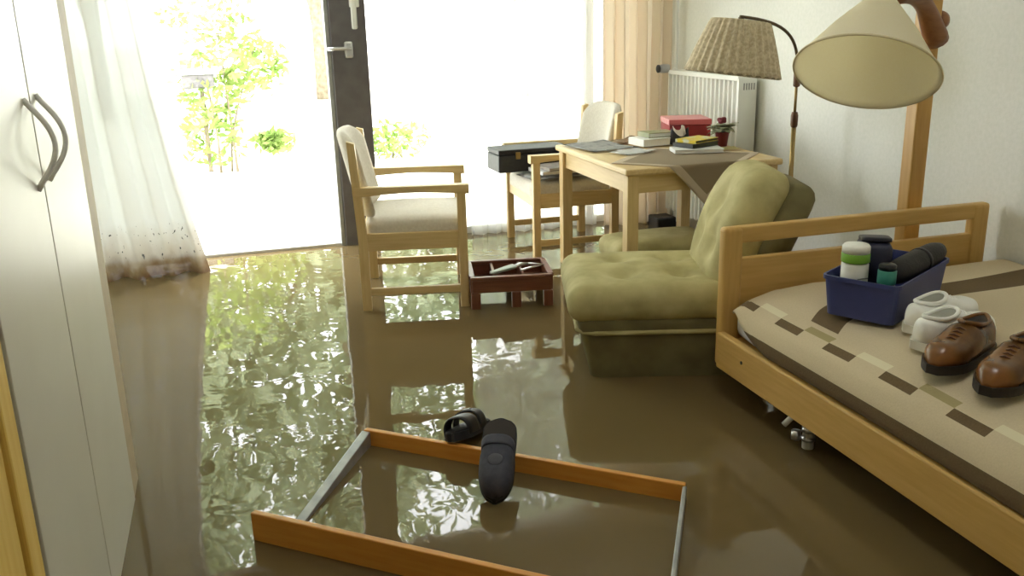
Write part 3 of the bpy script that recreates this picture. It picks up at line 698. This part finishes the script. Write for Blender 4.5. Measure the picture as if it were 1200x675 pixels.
obj('shade_trim', tube(B(), [Ms @ Vector((.203*math.cos(k*PI/24), .203*math.sin(k*PI/24), .003)) for k in range(49)], .004, 6, False), mat('trim_braid', lin(140,128,104), .9), sh, True)
bm = B()
for k in range(3): tube(bm, [Ms @ Vector((0,0,.225)), Ms @ Vector((.125*math.cos(k*2.094), .125*math.sin(k*2.094), .228))], .003, 6)
tube(bm, [Ms @ Vector((0,0,.15)), Ms @ Vector((0,0,.245))], .014, 10)
obj('shade_holder', bm, MATS['dark_brass'], fl, True)

wl2 = thing('wooden_lamp', 'wooden post lamp with a large cream cone shade above the bed end', 'floor lamp', (2.405, 2.80, 0))
obj('base', bx(-.14, .14, -.03, .14, 0, .05, .01), bedw[0], wl2)
obj('post', bx(-.033, .033, -.03, .03, .04, 2.05, .006), wood('post_wood', lin(194,150,80), lin(206,164,94), 2), wl2)
kw = wood('bracket_wood', lin(128,82,46), lin(146,98,58), 0)
bm = B(); pts = bez((.0,-.055,1.265),(-.08,-.08,1.36),(-.10,-.10,1.44),(-.30,-.19,1.415),14)
tube(bm, pts, [.040,.042,.040,.038,.036,.034,.032,.031,.030,.029,.028,.027,.026,.026,.024], 12, True)
obj('arm', bm, kw, wl2, True)
obj('knob', lathe_c(B(), [(.012,0),(.03,.006),(.034,.02),(.028,.036),(.012,.042)], 20, T((.034,0,1.335)) @ RY(PI/2)), kw, wl2, True)
ax = Vector((.42,.37,.83)).normalized(); q = ax.to_track_quat('Z', 'Y').to_matrix().to_4x4()
Mc = T(Vector((1.868,2.42,1.19))-Vector((2.405,2.80,0))) @ q
m, nt, N, L, p = newmat('cream_shade_parchment'); N.remove(p)
df = N.new('ShaderNodeBsdfDiffuse'); tl_ = N.new('ShaderNodeBsdfTranslucent'); mx = N.new('ShaderNodeMixShader'); mx.inputs[0].default_value = .5
tc = N.new('ShaderNodeTexCoord'); nz = N.new('ShaderNodeTexNoise'); nz.inputs['Scale'].default_value = 150; L.new(tc.outputs['Object'], nz.inputs['Vector'])
rp = N.new('ShaderNodeValToRGB'); rp.color_ramp.elements[0].color = lin(248,242,220); rp.color_ramp.elements[1].color = lin(252,248,232); L.new(nz.outputs[0], rp.inputs[0])
for s_ in (df, tl_): L.new(rp.outputs[0], s_.inputs[0])
L.new(df.outputs[0], mx.inputs[1]); L.new(tl_.outputs[0], mx.inputs[2]); L.new(mx.outputs[0], N['Material Output'].inputs[0])
bm = B(); lathe(bm, [(.216,0),(.204,.018),(.132,.135),(.054,.245)], 64, Mc)
sh = obj('shade', bm, m, wl2, True); sh.modifiers.new('s', 'SOLIDIFY').thickness = .003
obj('shade_rim', tube(B(), [Mc @ Vector((.216*math.cos(k*PI/32), .216*math.sin(k*PI/32), .001)) for k in range(65)], .0035, 6, False), mat('rim_tape', lin(216,206,172), .8), sh, True)
bm = B(); tube(bm, [Mc @ Vector((0,0,.21)), Mc @ Vector((0,0,.27))], .02, 12)
for k in range(3): tube(bm, [Mc @ Vector((0,0,.248)), Mc @ Vector((.057*math.cos(k*2.094), .057*math.sin(k*2.094), .248))], .003, 6)
obj('lamp_socket', bm, mat('socket_plastic', lin(210,206,190), .5), wl2, True)

# ------------------------------------------------------------------ floating frame
fr_ = thing('floating_frame', 'honey coloured wooden frame with grey metal side bars floating in the water', 'frame', (0,0,0))
def board(a, b, zt, th, hgt, m):
    a = Vector(a); b = Vector(b); d = b-a; Ln = d.length; M = T((a.x,a.y,0)) @ RZ(math.atan2(d.y, d.x))
    return box(B(), 0, Ln, -th/2, th/2, zt-hgt, zt, .003, M)
PA, PB = Vector((.303,2.70)), Vector((1.094,2.036)); dv = (PB-PA).normalized(); QA = Vector((-.057,2.235)); QB = QA+dv*1.20
hm = wood('frame_honey_wood', lin(216,146,62), lin(226,162,78), 0, .35)
def board_local(name, a, d, Ln, zt, th, hgt):
    o = obj(name, bx(0, Ln, -th/2, th/2, 0, hgt, .003), hm, fr_); o.location = (a.x, a.y, zt-hgt); o.rotation_euler = (0,0,math.atan2(d.y, d.x)); return o
board_local('long_board', PA, dv, (PB-PA).length, .132, .02, .10)
board_local('long_board', QA, dv, 1.20, .160, .02, .12)
def bar(a, b, hgt, th, tilt=0):
    d = b-a; o = obj('metal_bar', bx(0, d.length, -th/2, th/2, 0, hgt, .003), greymet, fr_); o.location = (a.x, a.y, .128-hgt); o.rotation_euler = (0,tilt,math.atan2(d.y, d.x)); return o
bar(PA+Vector((.004,-.006)), Vector((.03,2.22)), .06, .030, .085)
bar(PB+Vector((-.004,-.004)), PB+Vector((-.275,-.46)), .035, .012)

# ------------------------------------------------------------------ slippers
def slipper(name, label, M, foot, up_m, closed=True):
    t = thing(name, label, 'slipper', (0,0,0), group='dark slippers on the floating frame'); t.matrix_world = M
    L_ = .285
    def hw(s): return .050*(.78+.22*math.sin(PI*s*.9+.9 if s < .5 else PI*(s-.1))) * math.sqrt(max(.012, 1-max(0,(s-.70)/.30)**2.4))*math.sqrt(max(.012, 1-max(0,(.16-s)/.16)**2))
    pts = [((i/24-.5)*L_, hw(i/24)) for i in range(25)]
    obj('sole', prism(B(), pts+[(x,-y) for x, y in pts[::-1]], 0, .026), mat('slipper_sole', lin(30,30,34), .7), t)
    p2 = [((i/24-.5)*L_*.96, hw(i/24)*.92) for i in range(25)]
    obj('footbed', prism(B(), p2+[(x,-y) for x, y in p2[::-1]], .0265, .030), foot, t)
    def fu(u, v, s0, s1, hmax):
        s = s0+(s1-s0)*u; a = PI*v; k = math.sqrt(max(.04, 1-max(0,(s-.78)/.22)**2.2))
        return ((s-.5)*L_, hw(s)*1.02*math.copysign(abs(math.cos(a))**.75, math.cos(a)), .012+hmax*k*math.sin(a)**.7)
    if closed:
        bm = B(); grid(bm, 14, 16, lambda u, v: fu(u, v, .40, 1.0, .066)); o = obj('upper', bm, up_m, t, True); o.modifiers.new('s', 'SOLIDIFY').thickness = .004
        bm = B(); grid(bm, 4, 16, lambda u, v: fu(u, v, .36, .47, .072)); o = obj('strap', bm, up_m, t, True); o.modifiers.new('s', 'SOLIDIFY').thickness = .005
        obj('pale_patch', lathe_c(B(), [(.022,0),(.019,.0022),(.008,.0034)], 20, T((.045,0,.0765))), mat('patch_grey', lin(86,88,98), .95), t, True)  # paler grey disc on top of the clog upper
    else:
        for s0, s1, hm_ in ((.28,.48,.064),(.55,.85,.058)):
            bm = B(); grid(bm, 5, 16, lambda u, v: fu(u, v, s0, s1, hm_)); o = obj('strap', bm, up_m, t, True); o.modifiers.new('s', 'SOLIDIFY').thickness = .006
        obj('buckle', bx(-.045, -.025, -.012, .012, .073, .079, .002), chrome, t)
    return t
toe = Vector((.577,2.165,.095)); heel = Vector((.680,2.425,.235))
xa = (toe-heel).normalized(); ya = Vector((0,0,1)).cross(xa).normalized(); za = xa.cross(ya)
mid = (toe+heel)/2 - za*.02
M = Matrix(((xa.x,ya.x,za.x,mid.x),(xa.y,ya.y,za.y,mid.y),(xa.z,ya.z,za.z,mid.z),(0,0,0,1)))
slipper('clog', 'navy closed-toe clog tilted over the wooden frame, toe down to the water', M, mat('brown_black_footbed', lin(52,46,44), .8), mat('navy_felt', lin(66,68,82), .85, lin(78,80,94), scale=40))
M = T((.615,2.60,.105)) @ RZ(math.radians(238)) @ RY(math.radians(-16)) @ RX(math.radians(14))
slipper('sandal', 'black strap sandal with a small buckle behind the wooden frame', M, mat('black_footbed', lin(34,30,32), .6), mat('black_strap', lin(28,26,30), .45), False)

# ------------------------------------------------------------------ garden outside
gm = mat('pale_paving', lin(206,204,186), .9, lin(222,220,206), scale=2)
tag(obj('terrace_ground', bx(-40, 40, YW+.12, 70, -.4, .06), gm), kind='structure')
def leaf_mat(name, a, b):
    m, nt, N, L, p = newmat(name); N.remove(p)
    df = N.new('ShaderNodeBsdfDiffuse'); tl_ = N.new('ShaderNodeBsdfTranslucent'); mx = N.new('ShaderNodeMixShader'); mx.inputs[0].default_value = .45
    tc = N.new('ShaderNodeTexCoord'); nz = N.new('ShaderNodeTexNoise'); nz.inputs['Scale'].default_value = 3.5; L.new(tc.outputs['Object'], nz.inputs['Vector'])
    rp = N.new('ShaderNodeValToRGB'); rp.color_ramp.elements[0].position = .35; rp.color_ramp.elements[1].position = .65; rp.color_ramp.elements[0].color = a; rp.color_ramp.elements[1].color = b; L.new(nz.outputs[0], rp.inputs[0])
    for s_ in (df, tl_): L.new(rp.outputs[0], s_.inputs[0])
    L.new(df.outputs[0], mx.inputs[1]); L.new(tl_.outputs[0], mx.inputs[2]); L.new(mx.outputs[0], N['Material Output'].inputs[0]); return m
lf1 = leaf_mat('bush_leaf', lin(110,134,70), lin(170,186,116)); lf2 = leaf_mat('tree_leaf', lin(146,160,128), lin(196,206,174))
bark = mat('bark', lin(110,98,82), .9, lin(140,128,110), scale=12)
def leaves(bm, centres, n, size, rnd):
    for k in range(n):
        c, r = rnd.choice(centres)
        d = Vector((rnd.gauss(0,1), rnd.gauss(0,1), rnd.gauss(0,1))).normalized()*rnd.uniform(.45,1)
        p = Vector(c)+Vector((d.x*r[0], d.y*r[1], d.z*r[2])); s = size*rnd.uniform(.6,1.3)
        a = Vector((rnd.gauss(0,1), rnd.gauss(0,1), rnd.gauss(0,.6))).normalized(); b = a.cross(Vector((rnd.gauss(0,1), rnd.gauss(0,1), rnd.gauss(0,1)))).normalized()
        vs = [bm.verts.new(p-a*s), bm.verts.new(p+b*s*.4), bm.verts.new(p+a*s), bm.verts.new(p-b*s*.4)]; bm.faces.new(vs)
def bush(name, label, cat, loc, centres, n, size, m, seed, stems, group=None):
    rnd = random.Random(seed); t = thing(name, label, cat, loc, group=group)
    bm = B(); leaves(bm, centres, n, size, rnd); f = obj('foliage', bm, m, t); f['kind'] = 'stuff'
    for a, b, r in stems: obj('stem', tube(B(), bez(a, Vector(a)*.7+Vector((0,0,b[2]*.4)), Vector(b)*.8, b, 6), [r*(1-.1*i) for i in range(7)], 6), bark, t, True)
    return t
bush('garden_bush', 'leafy green bush on the terrace seen through the open door', 'bush', (-.05, 8.9, .06),
     [((-.15,0,.35),(.35,.3,.32)), ((-.1,.1,.75),(.4,.3,.35)), ((.1,.1,1.05),(.5,.35,.4)), ((-.1,.1,1.45),(.5,.4,.4)), ((.42,.1,.25),(.22,.2,.12)), ((.3,.1,.95),(.35,.3,.3))], 1500, .055, lf1, 11,
     [((-.1,0,0),(-.2,0,1.2),.015), ((0,.05,0),(.3,.1,1.1),.012), ((.05,0,0),(0,.1,1.6),.014)])
bush('low_shrub', 'low pale shrub outside the tall window', 'shrub', (1.5, 9.1, .06), [((0,0,.18),(.42,.3,.2))], 420, .05, lf1, 12, [((0,0,0),(.1,0,.25),.01), ((.1,0,0),(-.2,.1,.22),.01)])
k = 0
for x, y, hgt, r, lab in ((-5.5,17,8,2.6,'broad tree beyond the bush, tree nearest the wardrobe side'), (-1.8,15,7.5,2.3,'tall tree straight behind the open door'), (1.6,17,8.5,2.6,'tall tree behind the dark door post'), (5.0,15.5,6.5,2.2,'tree behind the tall window'), (9.0,18,8,2.8,'tree far behind the sheer curtain at the window')):
    k += 1
    bush('garden_tree', lab, 'tree', (x, y, .06), [((0,0,hgt*1.15),(r*.9,r*.9,hgt*.2)), ((0,0,hgt*.55),(r,r,hgt*.22)), ((r*.5,0,hgt*.75),(r*.7,r*.7,hgt*.2)), ((-r*.5,0,hgt*.42),(r*.8,r*.8,hgt*.18)), ((0,0,hgt*.9),(r*.6,r*.6,hgt*.14))], 5600, .2, lf2, 20+k,
         [((0,0,0),(.1,0,hgt*.8),.12), ((0,0,hgt*.1),(r*.5,0,hgt*.7),.06), ((0,0,hgt*.1),(-r*.5,.2,hgt*.55),.06)], 'trees at the end of the garden')
gb = thing('garden_box', 'dark grey box with a pale lid among the bush leaves', 'box', (-.24, 8.95, .06))
obj('box_body', bx(-.16, .12, -.1, .1, .78, .90, .01), darkframe, gb)
obj('lid', bx(-.19, .17, -.13, .13, .902, .945, .008), white_metal, gb)
obj('post', bx(-.02, .02, .05, .09, 0, .78, .004), bark, gb)
tag(obj('garden_post', tube(B(), [(1.75,14,.06),(1.75,14,1.05)], .03, 8), mat('grey_post', lin(150,150,146), .8)), 'thin grey garden post far behind the window', 'post')
